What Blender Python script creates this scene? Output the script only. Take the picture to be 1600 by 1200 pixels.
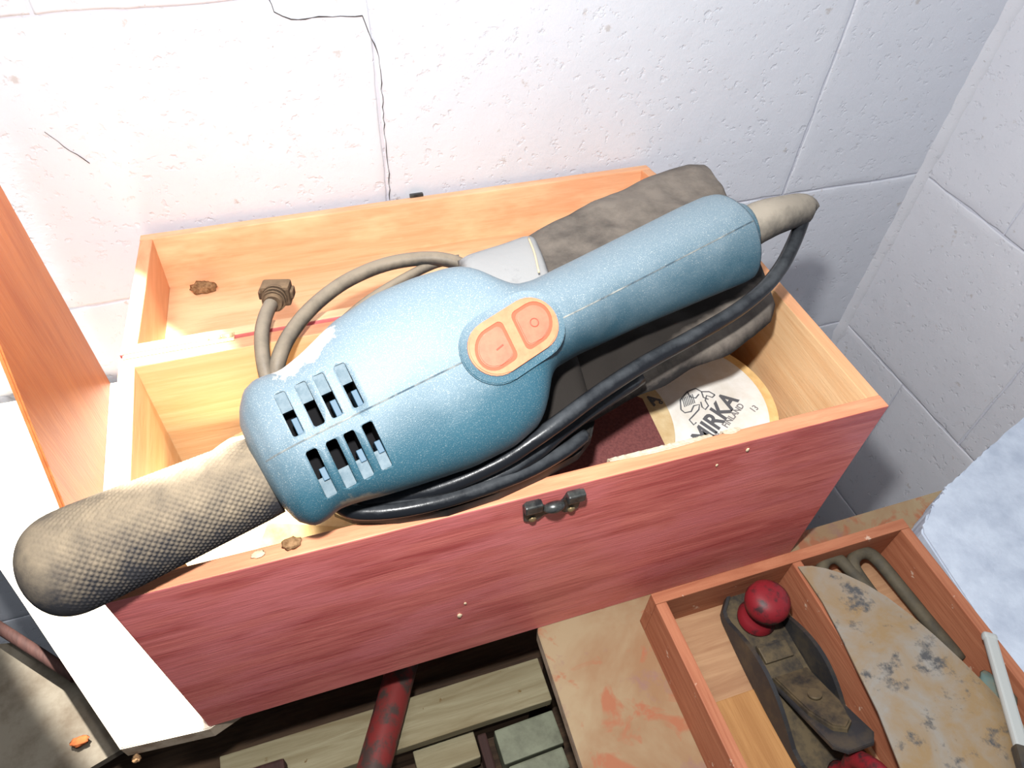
import bpy, bmesh, math, random
from mathutils import Vector, Matrix, noise
random.seed(7)
for o in list(bpy.data.objects): bpy.data.objects.remove(o)
sc = bpy.context.scene
COL = sc.collection

# ------------------------------------------------------------------ camera
CP = Vector((0.16436983, -0.26057676, 0.67863361))
CR = Matrix(((0.94990448, 0.20016256, -0.2400342),
             (-0.30925016, 0.71309609, -0.62917271),
             (0.04523063, 0.6718846, 0.73927348)))
FPX = 1107.87
cam = bpy.data.cameras.new('camera'); co = bpy.data.objects.new('camera', cam); COL.objects.link(co)
cam.sensor_width = 36; cam.sensor_fit = 'HORIZONTAL'; cam.lens = FPX / 1600 * 36; cam.clip_start = .01
co.matrix_world = Matrix.Translation(CP) @ CR.to_4x4()
sc.camera = co
# ------------------------------------------------------------------ world, lamps, exposure
wd = bpy.data.worlds.new('world'); sc.world = wd; wd.use_nodes = True
bg = wd.node_tree.nodes['Background']; bg.inputs[0].default_value = (.80, .88, 1, 1); bg.inputs[1].default_value = .20

def lamp(kind, name, loc, target, energy, color=(1, 1, 1), **kw):
    l = bpy.data.lights.new(name, kind); l.energy = energy; l.color = color
    for k, v in kw.items(): setattr(l, k, v)
    o = bpy.data.objects.new(name, l); COL.objects.link(o); o.location = loc
    d = Vector(target) - Vector(loc)
    o.rotation_euler = d.to_track_quat('-Z', 'Y').to_euler()
    return o
# camera flash, just above and left of the lens
lamp('AREA', 'camera_flash', CP + CR @ Vector((-.02, .11, .0)), (.42, .2, .15), 8.0, (1, .99, .97), shape='DISK', size=.03)
# hard daylight falling down beside the wall on to the left end of the box
sun = lamp('SPOT', 'window_sunbeam', (.03, .425, 1.35), (-.070, .222, .0), 600, (1, .96, .89),
     spot_size=2 * math.atan(.132 / 1.373), spot_blend=.13, shadow_soft_size=.012)
_z = (Vector((.03, .425, 1.35)) - Vector((-.070, .222, 0))).normalized(); _y = Vector((-.5, .87, 0)); _y = (_y - _z * _y.dot(_z)).normalized(); _x = _y.cross(_z)
sun.matrix_world = Matrix.Translation(sun.location) @ Matrix((_x, _y * 2.6, _z)).transposed().to_4x4()   # a long narrow window opening
# softer daylight from the same window, spreading over the wall and the bench
lamp('AREA', 'window_daylight', (-.15, .05, 1.45), (.1, .35, .1), 8.5, (1, 1, 1), shape='RECTANGLE', size=.5, size_y=.4)
sc.view_settings.view_transform = 'Standard'; sc.view_settings.look = 'None'
sc.view_settings.gamma = 1; sc.view_settings.use_curve_mapping = False
sc.view_settings.exposure = 0.0

def at(u, v, z=None, x=None, y=None):
    """point of the place seen at pixel (u, v) of the photograph on a given plane"""
    d = CR @ Vector(((u - 800) / FPX, -(v - 600) / FPX, -1))
    ax, val = (2, z) if z is not None else ((0, x) if x is not None else (1, y))
    t = (val - CP[ax]) / d[ax]
    return CP + d * t

# ------------------------------------------------------------------ materials
def srgb(r, g, b):
    f = lambda c: (c / 255 / 12.92) if c / 255 <= .04045 else ((c / 255 + .055) / 1.055) ** 2.4
    return (f(r), f(g), f(b), 1)

class NT:
    def __init__(s, name, rough=.6, spec=.3, metal=0):
        s.m = bpy.data.materials.new(name); s.m.use_nodes = True
        s.t = s.m.node_tree; s.b = s.t.nodes['Principled BSDF']
        s.b.inputs['Roughness'].default_value = rough
        s.b.inputs['Specular IOR Level'].default_value = spec
        s.b.inputs['Metallic'].default_value = metal
        s.tc = s.t.nodes.new('ShaderNodeTexCoord'); s.coord = s.tc.outputs['Object']
    def n(s, typ, **kw):
        nd = s.t.nodes.new(typ)
        for k, v in kw.items():
            if k.startswith('_'): setattr(nd, k[1:], v)
        return nd
    def link(s, a, b): s.t.links.new(a, b)
    def mapped(s, scale=(1, 1, 1), rot=(0, 0, 0), loc=(0, 0, 0)):
        m = s.n('ShaderNodeMapping'); m.inputs['Scale'].default_value = scale
        m.inputs['Rotation'].default_value = rot; m.inputs['Location'].default_value = loc
        s.link(s.coord, m.inputs[0]); return m.outputs[0]
    def noise(s, vec, scale=10, detail=4, rough=.55, dist=0):
        n = s.n('ShaderNodeTexNoise'); n.inputs['Scale'].default_value = scale
        n.inputs['Detail'].default_value = detail; n.inputs['Roughness'].default_value = rough
        n.inputs['Distortion'].default_value = dist
        s.link(vec, n.inputs['Vector']); return n.outputs['Fac']
    def ramp(s, fac, stops):
        r = s.n('ShaderNodeValToRGB'); e = r.color_ramp.elements
        while len(e) < len(stops): e.new(.5)
        for i, (p, c) in enumerate(stops):
            e[i].position = p; e[i].color = c if len(c) == 4 else (*c, 1)
        s.link(fac, r.inputs[0]); return r.outputs[0]
    def mix(s, fac, a, b, mode='MIX'):
        m = s.n('ShaderNodeMix'); m.data_type = 'RGBA'; m.blend_type = mode
        if isinstance(fac, (int, float)): m.inputs[0].default_value = fac
        else: s.link(fac, m.inputs[0])
        for i, x in ((6, a), (7, b)):
            if isinstance(x, tuple): m.inputs[i].default_value = x
            else: s.link(x, m.inputs[i])
        return m.outputs[2]
    def math(s, op, a, b=0.0):
        m = s.n('ShaderNodeMath'); m.operation = op
        for i, x in ((0, a), (1, b)):
            if isinstance(x, (int, float)): m.inputs[i].default_value = x
            else: s.link(x, m.inputs[i])
        return m.outputs[0]
    def color(s, c):
        if isinstance(c, tuple): s.b.inputs['Base Color'].default_value = c
        else: s.link(c, s.b.inputs['Base Color'])
        return s
    def bump(s, h, dist=.001, strength=1):
        b = s.n('ShaderNodeBump'); b.inputs['Distance'].default_value = dist; b.inputs['Strength'].default_value = strength
        s.link(h, b.inputs['Height']); s.link(b.outputs[0], s.b.inputs['Normal']); return s

BW = [(0, (0, 0, 0)), (1, (1, 1, 1))]
def thr(m, fac, a, b): return m.ramp(fac, [(a, (0, 0, 0)), (b, (1, 1, 1))])

def wood(name, base, dark, axis='X', rough=.5, spec=.3, stain=None, grain=1, blotch=None):
    m = NT(name, rough, spec)
    sc_ = {'X': (2.2, 26, 26), 'Y': (26, 2.2, 26), 'Z': (26, 26, 2.2)}[axis]
    v = m.mapped(sc_)
    a = m.noise(v, 3.0, 5, .6, .8); b = m.noise(v, 16, 3, .6)
    c = m.mix(m.ramp(a, [(.38, (0, 0, 0)), (.68, (1, 1, 1))]), base, dark)
    c = m.mix(m.math('MULTIPLY', thr(m, b, .45, .75), .35 * grain), c, dark)
    if blotch: 
        n = m.noise(m.mapped((5, 14, 14) if axis == 'X' else (14, 5, 14)), 1.4, 4, .6)
        c = m.mix(thr(m, n, .48, .62), c, blotch)
    if stain:
        n = m.noise(m.mapped(), 60, 5, .7)
        c = m.mix(thr(m, n, .66, .70), c, stain)
    m.color(c); m.bump(b, .0006, .6); return m.m

W_IN = wood('pale_pine', srgb(222, 188, 146), srgb(210, 168, 122))
W_INY = wood('pale_pine_side', srgb(220, 184, 142), srgb(208, 164, 120), 'Y')
W_LID = wood('orange_pine', srgb(230, 178, 138), srgb(220, 158, 116), blotch=srgb(232, 192, 150), grain=.5)
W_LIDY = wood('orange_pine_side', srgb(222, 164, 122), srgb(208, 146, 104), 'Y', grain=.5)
W_RIM = wood('rim_wood', srgb(214, 150, 114), srgb(192, 122, 90), grain=1.5)
W_RED = wood('red_stained_wood', srgb(212, 120, 112), srgb(170, 78, 76), 'X', .42, .4, blotch=srgb(206, 116, 116))
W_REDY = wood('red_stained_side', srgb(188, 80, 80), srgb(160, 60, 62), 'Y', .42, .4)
W_PANEL = wood('varnished_board', srgb(158, 94, 54), srgb(140, 76, 42), 'Z', .45, .3)
W_TRAY = wood('tray_wood', srgb(166, 108, 80), srgb(142, 84, 60), 'Y', .6, .2, stain=srgb(190, 160, 140))
W_TRAYX = wood('tray_wood_long', srgb(166, 108, 80), srgb(142, 84, 60), 'X', .6, .2, stain=srgb(190, 160, 140))
W_TRAYFLOOR = wood('tray_floor_wood', srgb(168, 132, 100), srgb(146, 108, 80), 'X', .7, .2)
W_TRAYSLAT = wood('honey_wood', srgb(168, 124, 78), srgb(150, 106, 64), 'Y', .6, .2)
W_DARK = wood('dark_shelf_wood', srgb(84, 66, 50), srgb(50, 38, 30), 'X', .8, .2)
W_BROWN = wood('brown_block_wood', srgb(66, 44, 40), srgb(44, 30, 28), 'Y', .7, .2)
W_CREAM = wood('cream_plank', srgb(146, 138, 112), srgb(122, 110, 84), 'X', .8, .1, stain=srgb(110, 90, 60))

def stained_board():
    m = NT('paint_stained_plywood', .75, .2)
    a = m.noise(m.mapped(), 7, 5, .65, .6); b = m.noise(m.mapped(loc=(3, 1, 0)), 24, 4, .6, .5)
    c = m.mix(thr(m, a, .42, .62), srgb(150, 132, 104), srgb(138, 108, 80))
    c = m.mix(thr(m, b, .54, .62), c, srgb(150, 98, 72))
    d = m.noise(m.mapped(loc=(9, 4, 0)), 12, 5, .7)
    c = m.mix(thr(m, d, .56, .66), c, srgb(134, 104, 94))
    m.color(c).bump(b, .0005); return m.m
M_STAIN = stained_board()

def wall_mat(name, c0, c1):
    m = NT(name, .85, .15)
    m.coord = m.tc.outputs['Object']
    big = m.noise(m.mapped(), 5, 4, .6); fine = m.noise(m.mapped(), 160, 4, .7)
    mid = m.noise(m.mapped(), 45, 5, .65)
    c = m.mix(big, c0, c1)
    c = m.mix(m.math('MULTIPLY', thr(m, mid, .66, .72), .55), c, srgb(176, 166, 158))
    sp = m.noise(m.mapped(loc=(5, 2, 8)), 210, 2, .5)
    c = m.mix(m.math('MULTIPLY', thr(m, sp, .74, .77), .6), c, srgb(150, 138, 132))
    dirt = m.noise(m.mapped(loc=(1, 7, 3)), 17, 6, .75)
    c = m.mix(m.math('MULTIPLY', thr(m, dirt, .72, .78), .5), c, srgb(160, 140, 118))
    m.color(c)
    h = m.mix(.35, mid, fine)
    pits = thr(m, m.noise(m.mapped(loc=(2, 2, 2)), 95, 3, .6), .28, .40)
    h = m.mix(.4, h, pits)
    m.bump(h, .0017, .9); return m.m
M_WALL = wall_mat('white_painted_block', srgb(221, 224, 231), srgb(211, 215, 224))
M_WALL2 = wall_mat('white_painted_block_side', srgb(222, 223, 228), srgb(208, 210, 218))
M_MORTAR = wall_mat('painted_mortar', srgb(214, 216, 226), srgb(198, 201, 212))
def plain(name, c, rough=.5, spec=.3, metal=0, c2=None, scale=40, bump=0, lo=.4, hi=.65):
    m = NT(name, rough, spec, metal)
    if c2:
        n = m.noise(m.mapped(), scale, 5, .65); m.color(m.mix(thr(m, n, lo, hi), c, c2))
        if bump: m.bump(n, bump)
    else: m.color(c)
    return m.m
W_GRIMY = plain('grimy_board', srgb(98, 92, 82), .9, .1, c2=srgb(78, 70, 60), scale=24)
M_CRACK = plain('crack_shadow', srgb(70, 66, 66), .9)
M_BOARD = plain('white_painted_board', srgb(222, 214, 200), .7, .2, c2=srgb(204, 190, 166), scale=12)
M_BOARDEDGE = plain('weathered_edge', srgb(176, 160, 140), .8, .1, c2=srgb(140, 120, 100), scale=60)
M_BLACKM = plain('black_metal', srgb(44, 46, 48), .32, .5, .5, c2=srgb(84, 86, 84), scale=90)
M_SCREW = plain('dull_brass_screw', srgb(150, 130, 96), .4, .5, .7)
M_BRASS = plain('pale_brass', srgb(226, 206, 160), .35, .5, .6)
M_CLAY = plain('dried_dirt', srgb(150, 118, 86), .95, .05, c2=srgb(104, 76, 52), scale=260, bump=.001)
M_WHITEFUZZ = plain('pale_fluff', srgb(206, 186, 156), .95, .05)

def blue_mat():
    m = NT('dusty_blue_plastic', .48, .35)
    sp = m.noise(m.mapped(), 1500, 2, .6); patch = m.noise(m.mapped(), 16, 5, .6, .3)
    xyz = m.n('ShaderNodeSeparateXYZ'); m.link(m.coord, xyz.inputs[0])
    up = m.math('MULTIPLY', m.math('ADD', xyz.outputs[1], .012), 16)       # dust settles on the half that lies uppermost
    f = m.math('ADD', m.math('MULTIPLY', patch, .9), up)
    f = m.ramp(f, [(.30, (0, 0, 0)), (.95, (1, 1, 1))])
    base = m.mix(patch, srgb(32, 68, 84), srgb(44, 82, 96))
    c = m.mix(m.math('MULTIPLY', f, .55), base, srgb(134, 148, 158))
    c = m.mix(m.math('MULTIPLY', thr(m, sp, .56, .76), m.math('ADD', m.math('MULTIPLY', f, .4), .22)), c, srgb(206, 206, 196))
    # caked dust near the nose, on the wall side
    d = m.n('ShaderNodeVectorMath'); d.operation = 'DISTANCE'; m.link(m.coord, d.inputs[0]); d.inputs[1].default_value = DUSTSPOT
    g = m.math('ADD', m.math('MULTIPLY', d.outputs['Value'], -22), m.math('MULTIPLY', m.noise(m.mapped(), 60, 6, .75), 1.1))
    c = m.mix(thr(m, g, -.42, .1), c, srgb(214, 210, 204))
    d2 = m.n('ShaderNodeVectorMath'); d2.operation = 'DISTANCE'; m.link(m.coord, d2.inputs[0]); d2.inputs[1].default_value = DUSTSPOT2
    g2 = m.math('ADD', m.math('MULTIPLY', d2.outputs['Value'], -30), m.math('MULTIPLY', m.noise(m.mapped(), 90, 6, .75), 1.1))
    c = m.mix(m.math('MULTIPLY', thr(m, g2, -.2, .25), .75), c, srgb(150, 136, 114))
    m.color(c); m.bump(sp, .0003, .7); return m.m

def dusty(name, dark, dust, lo=-.2, hi=.9, rough=.8, scale=70, amt=1.0, bump=.0005):
    """dark rubber or cloth with sanding dust lying where the surface faces up"""
    m = NT(name, rough, .25)
    g = m.n('ShaderNodeNewGeometry'); x = m.n('ShaderNodeSeparateXYZ'); m.link(g.outputs['Normal'], x.inputs[0])
    n = m.noise(m.mapped(), scale, 6, .7); big = m.noise(m.mapped(), scale / 5, 4, .6)
    f = m.math('ADD', x.outputs[2], m.math('MULTIPLY', m.math('ADD', m.math('ADD', n, big), -1.0), 1.6))
    f = m.math('MULTIPLY', m.n('ShaderNodeMapRange') and thr2(m, f, lo, hi), amt)
    m.color(m.mix(f, dark, dust)); m.bump(n, bump); return m.m
def thr2(m, f, lo, hi):
    r = m.n('ShaderNodeMapRange'); r.inputs['From Min'].default_value = lo; r.inputs['From Max'].default_value = hi
    m.link(f, r.inputs['Value']); return r.outputs[0]
M_GRIP = dusty('dusty_black_rubber', srgb(44, 44, 48), srgb(136, 122, 102), .0, 1.2)
M_BAG = dusty('dusty_black_cloth', srgb(38, 36, 36), srgb(136, 126, 116), .1, 1.3, .9, 40, .8, .001)
M_BAGC = plain('shaded_black_cloth', srgb(30, 27, 24), .9, .1, c2=srgb(46, 40, 34), scale=60)  # bag cloth with the handle's shadow put into its colour
M_CORD = dusty('dusty_black_cord', srgb(50, 50, 50), srgb(140, 128, 112), -.2, .9, .5, 30)
M_CORDC = dusty('clean_black_cord', srgb(22, 24, 28), srgb(100, 104, 108), .6, 2.2, .28, 30)
M_BOOT = dusty('dust_covered_boot', srgb(60, 58, 56), srgb(140, 132, 120), -.3, .9)
M_PLUG = dusty('brown_dusty_plug', srgb(58, 44, 34), srgb(138, 114, 88), -.1, 1.2)
M_NECK = dusty('grey_dusty_plastic', srgb(62, 62, 64), srgb(156, 156, 156), -.2, 1.0)
M_PAD = plain('black_rubber', srgb(22, 22, 24), .5, .35, c2=srgb(48, 46, 44), scale=30)
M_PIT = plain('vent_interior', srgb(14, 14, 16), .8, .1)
M_FIN = plain('blue_vent_fin', srgb(54, 84, 104), .5, .3)
M_RAMP = plain('dust_lined_vent_ramp', srgb(106, 120, 128), .7, .2, c2=srgb(84, 102, 112), scale=200)
M_SEAM = plain('seam_line', srgb(60, 74, 84), .8, .1, c2=srgb(140, 140, 134), scale=60)
M_ORANGE = plain('orange_plastic', srgb(216, 120, 88), .5, .35, c2=srgb(208, 108, 78), scale=120)
M_BUTTON = plain('orange_button', srgb(208, 102, 80), .5, .35, c2=srgb(200, 92, 72), scale=120)
M_BUTTON2 = plain('button_mark', srgb(176, 70, 54), .5, .3)
M_GROOVE = plain('dark_orange_groove', srgb(176, 82, 60), .6, .2)

# ------------------------------------------------------------------ mesh helpers
def to_obj(name, me, parent=None, mats=(), smooth=False):
    """link a mesh given in world coordinates, its origin moved to its own centre"""
    vs = me.vertices
    if len(vs):
        lo = Vector([min(v.co[i] for v in vs) for i in range(3)]); hi = Vector([max(v.co[i] for v in vs) for i in range(3)])
        c = Vector(((lo.x + hi.x) / 2, (lo.y + hi.y) / 2, lo.z))
    else: c = Vector()
    me.transform(Matrix.Translation(-c))
    for m in mats: me.materials.append(m)
    if smooth: me.shade_smooth()
    o = bpy.data.objects.new(name, me); COL.objects.link(o)
    if parent is not None:
        o.parent = parent; pw = parent['_w'] if '_w' in parent else (0, 0, 0)
        o.location = c - Vector(pw)
    else: o.location = c
    o['_w'] = tuple(c)
    return o
def bm_obj(name, bm, parent=None, mats=(), smooth=False):
    me = bpy.data.meshes.new(name); bmesh.ops.recalc_face_normals(bm, faces=bm.faces); bm.to_mesh(me); bm.free()
    return to_obj(name, me, parent, mats, smooth)
def thing(name, label, cat, loc, group=None):
    o = bpy.data.objects.new(name, None); COL.objects.link(o); o.location = loc; o['_w'] = tuple(loc)
    o.empty_display_size = .02
    o['label'] = label; o['category'] = cat
    if group: o['group'] = group
    return o
def tag(o, label, cat, group=None):
    o['label'] = label; o['category'] = cat
    if group: o['group'] = group
    return o
def add_box(bm, lo, hi, bev=0, mi=0, M=None, seg=2):
    """bevelled box between two corners, optionally transformed"""
    r = bmesh.ops.create_cube(bm, size=1)['verts']
    lo, hi = Vector(lo), Vector(hi); s = hi - lo; c = (hi + lo) / 2
    for v in r: v.co = Vector((v.co.x * s.x + c.x, v.co.y * s.y + c.y, v.co.z * s.z + c.z))
    fs = set(f for v in r for f in v.link_faces)
    for f in fs: f.material_index = mi
    if bev:
        es = list(set(e for v in r for e in v.link_edges))
        nb = bmesh.ops.bevel(bm, geom=es, offset=bev, segments=seg, affect='EDGES', profile=.6)
        r = list(set(v for f in nb['faces'] for v in f.verts) | set(v for v in r if v.is_valid))
    if M is not None:
        for v in r: v.co = M @ v.co
    return r
def box(name, lo, hi, mats, parent=None, bev=.001, M=None, face_mats=None, smooth=False):
    """face_mats: {(axis, sign): material index}"""
    bm = bmesh.new(); add_box(bm, lo, hi, bev)
    bm.normal_update()
    if face_mats:
        for f in bm.faces:
            for (ax, s), mi in face_mats.items():
                if f.normal[ax] * s > .8: f.material_index = mi
    if M is not None: bmesh.ops.transform(bm, matrix=M, verts=bm.verts)
    return bm_obj(name, bm, parent, mats, smooth)
def frame_of(p, q, hint=Vector((0, 0, 1))):
    x = (q - p).normalized(); y = hint.cross(x)
    if y.length < 1e-4: y = Vector((0, 1, 0)).cross(x)
    y.normalize(); z = x.cross(y)
    return Matrix((x, y, z)).transposed()
def catmull(pts, n=8):
    P = [Vector(p) for p in pts]; P = [P[0] * 2 - P[1]] + P + [P[-1] * 2 - P[-2]]
    out = []
    for i in range(1, len(P) - 2):
        a, b, c, d = P[i - 1:i + 3]
        for k in range(n):
            t = k / n
            out.append(.5 * ((2 * b) + (-a + c) * t + (2 * a - 5 * b + 4 * c - d) * t * t + (-a + 3 * b - 3 * c + d) * t ** 3))
    out.append(P[-2]); return out
def add_tube(bm, pts, rad, seg=12, smooth_n=6, mi=0, caps=True, flat=None):
    path = catmull(pts, smooth_n) if smooth_n else [Vector(p) for p in pts]
    n = len(path)
    if callable(rad): R = [rad(i / (n - 1)) for i in range(n)]
    else: R = [rad] * n
    T = [(path[min(i + 1, n - 1)] - path[max(i - 1, 0)]).normalized() for i in range(n)]
    a = Vector((0, 0, 1)) if abs(T[0].z) < .9 else Vector((1, 0, 0))
    N = (a - T[0] * a.dot(T[0])).normalized(); rings = []
    for i in range(n):
        N = (N - T[i] * N.dot(T[i])).normalized(); B = T[i].cross(N)
        rings.append([bm.verts.new(path[i] + (N * math.cos(2 * math.pi * k / seg) + B * math.sin(2 * math.pi * k / seg)) * R[i]) for k in range(seg)])
    for i in range(n - 1):
        for k in range(seg):
            f = bm.faces.new((rings[i][k], rings[i][(k + 1) % seg], rings[i + 1][(k + 1) % seg], rings[i + 1][k])); f.material_index = mi; f.smooth = True
    if caps:
        for r in (rings[0], rings[-1]):
            f = bm.faces.new(r); f.material_index = mi
def tube(name, pts, rad, mats, parent=None, **kw):
    bm = bmesh.new(); add_tube(bm, pts, rad, **kw); return bm_obj(name, bm, parent, mats)
def add_prism(bm, poly, z0, z1, M=None, mi=0, bev=0):
    """polygon (x, y) extruded from z0 to z1"""
    a = [bm.verts.new((x, y, z0)) for x, y in poly]; b = [bm.verts.new((x, y, z1)) for x, y in poly]
    n = len(poly); fs = [bm.faces.new(a[::-1]), bm.faces.new(b)]
    for i in range(n): fs.append(bm.faces.new((a[i], a[(i + 1) % n], b[(i + 1) % n], b[i])))
    for f in fs: f.material_index = mi
    vs = a + b
    if bev:
        es = [e for e in bm.edges if e.verts[0] in b and e.verts[1] in b]
        r = bmesh.ops.bevel(bm, geom=es, offset=bev, segments=2, affect='EDGES')
        vs = list(set(v for v in vs if v.is_valid) | set(r['verts']))
    if M is not None:
        for v in set(vs): v.co = M @ v.co
def prism(name, poly, z0, z1, mats, parent=None, M=None, bev=0, side_mi=None):
    bm = bmesh.new(); add_prism(bm, poly, z0, z1, None, 0, bev)
    bm.normal_update(); bmesh.ops.recalc_face_normals(bm, faces=bm.faces)
    if side_mi is not None:
        for f in bm.faces:
            if abs(f.normal.z) < .7: f.material_index = side_mi
    if M is not None: bmesh.ops.transform(bm, matrix=M, verts=bm.verts)
    return bm_obj(name, bm, parent, mats)
def lathe(name, prof, mats, parent, M, seg=32):
    bm = bmesh.new(); rings = []
    for r, z in prof:
        rings.append([bm.verts.new(M @ Vector((r * math.cos(2 * math.pi * k / seg), r * math.sin(2 * math.pi * k / seg), z))) for k in range(seg)])
    for i in range(len(rings) - 1):
        for k in range(seg):
            bm.faces.new((rings[i][k], rings[i][(k + 1) % seg], rings[i + 1][(k + 1) % seg], rings[i + 1][k])).smooth = True
    bm.faces.new(rings[0]); bm.faces.new(rings[-1])
    return bm_obj(name, bm, parent, mats)
def blob(name, c, r, mats, parent=None, squash=(1, 1, 1), amp=.35, sub=3, freq=2.2, seed=0):
    bm = bmesh.new(); bmesh.ops.create_icosphere(bm, subdivisions=sub, radius=1)
    for v in bm.verts:
        d = v.co.normalized(); k = 1 + amp * noise.noise(d * freq + Vector((seed, seed * .7, 3)))
        k += amp * .5 * noise.noise(d * freq * 3 + Vector((seed, 5, 3)))
        v.co = Vector(c) + Vector((d.x * squash[0], d.y * squash[1], d.z * squash[2])) * r * k
    return bm_obj(name, bm, parent, mats, True)
def cut(o, cutters):
    """boolean difference, applied to the mesh itself"""
    for cme in cutters:
        c = bpy.data.objects.new('c', cme); COL.objects.link(c)
        md = o.modifiers.new('b', 'BOOLEAN'); md.object = c; md.operation = 'DIFFERENCE'; md.solver = 'EXACT'; md.material_mode = 'TRANSFER'
        bpy.context.view_layer.update()
        dg = bpy.context.evaluated_depsgraph_get()
        me = bpy.data.meshes.new_from_object(o.evaluated_get(dg)); o.modifiers.clear(); o.data = me
        bpy.data.objects.remove(c)
def lerp(tab, x):
    if x <= tab[0][0]: return tab[0][1]
    for (a, p), (b, q) in zip(tab, tab[1:]):
        if x <= b: return p + (q - p) * (x - a) / (b - a)
    return tab[-1][1]

# ================================================================== SETTING
WY, WX = .466, 1.097           # faces of the two block walls
CZ = [-.815, -.505, -.195, .115, .425, .735, 1.045]
def block(parent, lo, hi, axis, mat, seed):
    """one painted block with worn, uneven edges: a slab whose face stands just proud of the mortar"""
    bm = bmesh.new()
    face = lo[axis]
    ua = 1 - axis                           # the horizontal axis of the face
    nu, nz = max(2, int((hi[ua] - lo[ua]) / .012)), max(2, int((hi[2] - lo[2]) / .012))
    g = []
    def grid(a, b, n): return [a, a + .0022] + [a + (b - a) * i / n for i in range(1, n)] + [b - .0022, b]
    gu, gz = grid(lo[ua], hi[ua], nu), grid(lo[2], hi[2], nz); nu += 2; nz += 2
    for i in range(nu + 1):
        row = []
        for j in range(nz + 1):
            u = gu[i]; z = gz[j]
            p = Vector((0, 0, 0)); p[ua] = u; p[2] = z; p[axis] = face
            q = Vector((u * 9, z * 9, seed))
            p[ua] += .0016 * noise.noise(q * 4) + .0010 * noise.noise(q * 14); p[2] += .0016 * noise.noise(q * 4 + Vector((7, 7, 7))) + .0010 * noise.noise(q * 14 + Vector((3, 7, 7)))
            edge = i in (0, nu) or j in (0, nz); near = i in (1, nu - 1) or j in (1, nz - 1)
            p[axis] += (.0006 if edge else .0007 * noise.noise(q) + .0006 * noise.noise(q * 5) + .0004 * noise.noise(q * 12))
            row.append(bm.verts.new(p))
        g.append(row)
    for i in range(nu):
        for j in range(nz):
            bm.faces.new((g[i][j], g[i + 1][j], g[i + 1][j + 1], g[i][j + 1])).smooth = True
    # give the slab its depth
    r = bmesh.ops.extrude_face_region(bm, geom=list(bm.faces))
    for v in [x for x in r['geom'] if isinstance(x, bmesh.types.BMVert)]: v.co[axis] = face + .03
    return bm_obj('concrete_block', bm, parent, (mat,))
def block_wall(name, axis, u0, u1, joints, mat):
    lo = [0, 0, CZ[0]]; hi = [0, 0, CZ[-1]]
    f = WY if axis == 1 else WX; ua = 1 - axis
    lo[axis] = f + .0010; hi[axis] = f + .06; lo[ua] = u0; hi[ua] = u1
    w = box(name, lo, hi, (M_MORTAR,), None, 0); w['kind'] = 'structure'
    for r in range(len(CZ) - 1):
        js = [u0] + [j for j in joints[r % 2] if u0 + .03 < j < u1 - .03] + [u1]
        for k, (a, b) in enumerate(zip(js, js[1:])):
            lo = [0, 0, CZ[r] + .0013]; hi = [0, 0, CZ[r + 1] - .0013]
            lo[axis] = f; hi[axis] = f + .03; lo[ua] = a + .0013; hi[ua] = b - .0013
            block(w, lo, hi, axis, mat, r * 13 + k * 3.7 + axis)
    return w
wb = block_wall('wall_back', 1, -1.2, WX, ([-.59, -.015, .56], [-.305, .270, .845]), M_WALL)
wr = block_wall('wall_right', 0, -1.0, WY, ([-.41, -.12, .165], [-.70, -.27, .30]), M_WALL2)
# coved bead of paint and mortar in the corner
bm = bmesh.new(); N = 90; rings = []
for i in range(N + 1):
    z = CZ[0] + (CZ[-1] - CZ[0]) * i / N
    k = .012 + .007 * noise.noise(Vector((0, 0, z * 9))) + .006 * noise.noise(Vector((0, 3, z * 40)))
    pts = [(WX + .01, WY - k * 1.25), (WX - k * .15, WY - k * 1.1), (WX - k * .42, WY - k * .6), (WX - k * .8, WY - k * .25), (WX - k * 1.4, WY + .01), (WX + .01, WY + .01)]
    rings.append([bm.verts.new((x, y, z)) for x, y in pts])
for i in range(N):
    for k in range(6): bm.faces.new((rings[i][k], rings[i][(k + 1) % 6], rings[i + 1][(k + 1) % 6], rings[i + 1][k])).smooth = True
bm.faces.new(rings[0]); bm.faces.new(rings[-1])
t = bm_obj('trim_1', bm, None, (M_WALL2,)); t['kind'] = 'structure'
# cracks running along the mortar
def crack(pxs, w, plane):
    P = []
    for (u, v) in pxs: P.append(at(u, v, **plane))
    ax = 1 if 'y' in plane else 0
    bm = bmesh.new(); last = None; rnd = random.Random(len(pxs))
    Q = []
    for a, b in zip(P, P[1:]):
        n = max(2, int((b - a).length / .006))
        for i in range(n): Q.append(a.lerp(b, i / n))
    Q.append(P[-1])
    for i, q in enumerate(Q):
        d = (Q[min(i + 1, len(Q) - 1)] - Q[max(i - 1, 0)]).normalized()
        s = Vector((0, 0, 0)); s[ax] = 1; n = d.cross(s).normalized()
        q = q + n * rnd.uniform(-1, 1) * .0007
        ww = w * rnd.uniform(.2, 1.0) * .6; off = Vector((0, 0, 0)); off[ax] = -.0012
        cur = [bm.verts.new(q + n * ww + off), bm.verts.new(q - n * ww + off), bm.verts.new(q - off * 3)]
        if last:
            for k in range(3): bm.faces.new((last[k], last[(k + 1) % 3], cur[(k + 1) % 3], cur[k]))
        last = cur
    return bm_obj('crack', bm, wb if ax == 1 else wr, (M_CRACK,))
crack([(418, -6), (428, 18), (455, 30), (520, 25), (566, 24), (575, 48), (592, 88), (597, 150), (601, 210), (607, 262), (609, 312)], .0010, dict(y=WY))
crack([(70, 205), (110, 235), (140, 255)], .0004, dict(y=WY))

fl = box('floor', (-1.2, -1.0, -.87), (WX + .06, WY + .06, CZ[0]), (plain('concrete_floor', srgb(120, 114, 106), .9, .1, c2=srgb(96, 90, 84), scale=8),), None, 0); fl['kind'] = 'structure'

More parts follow.
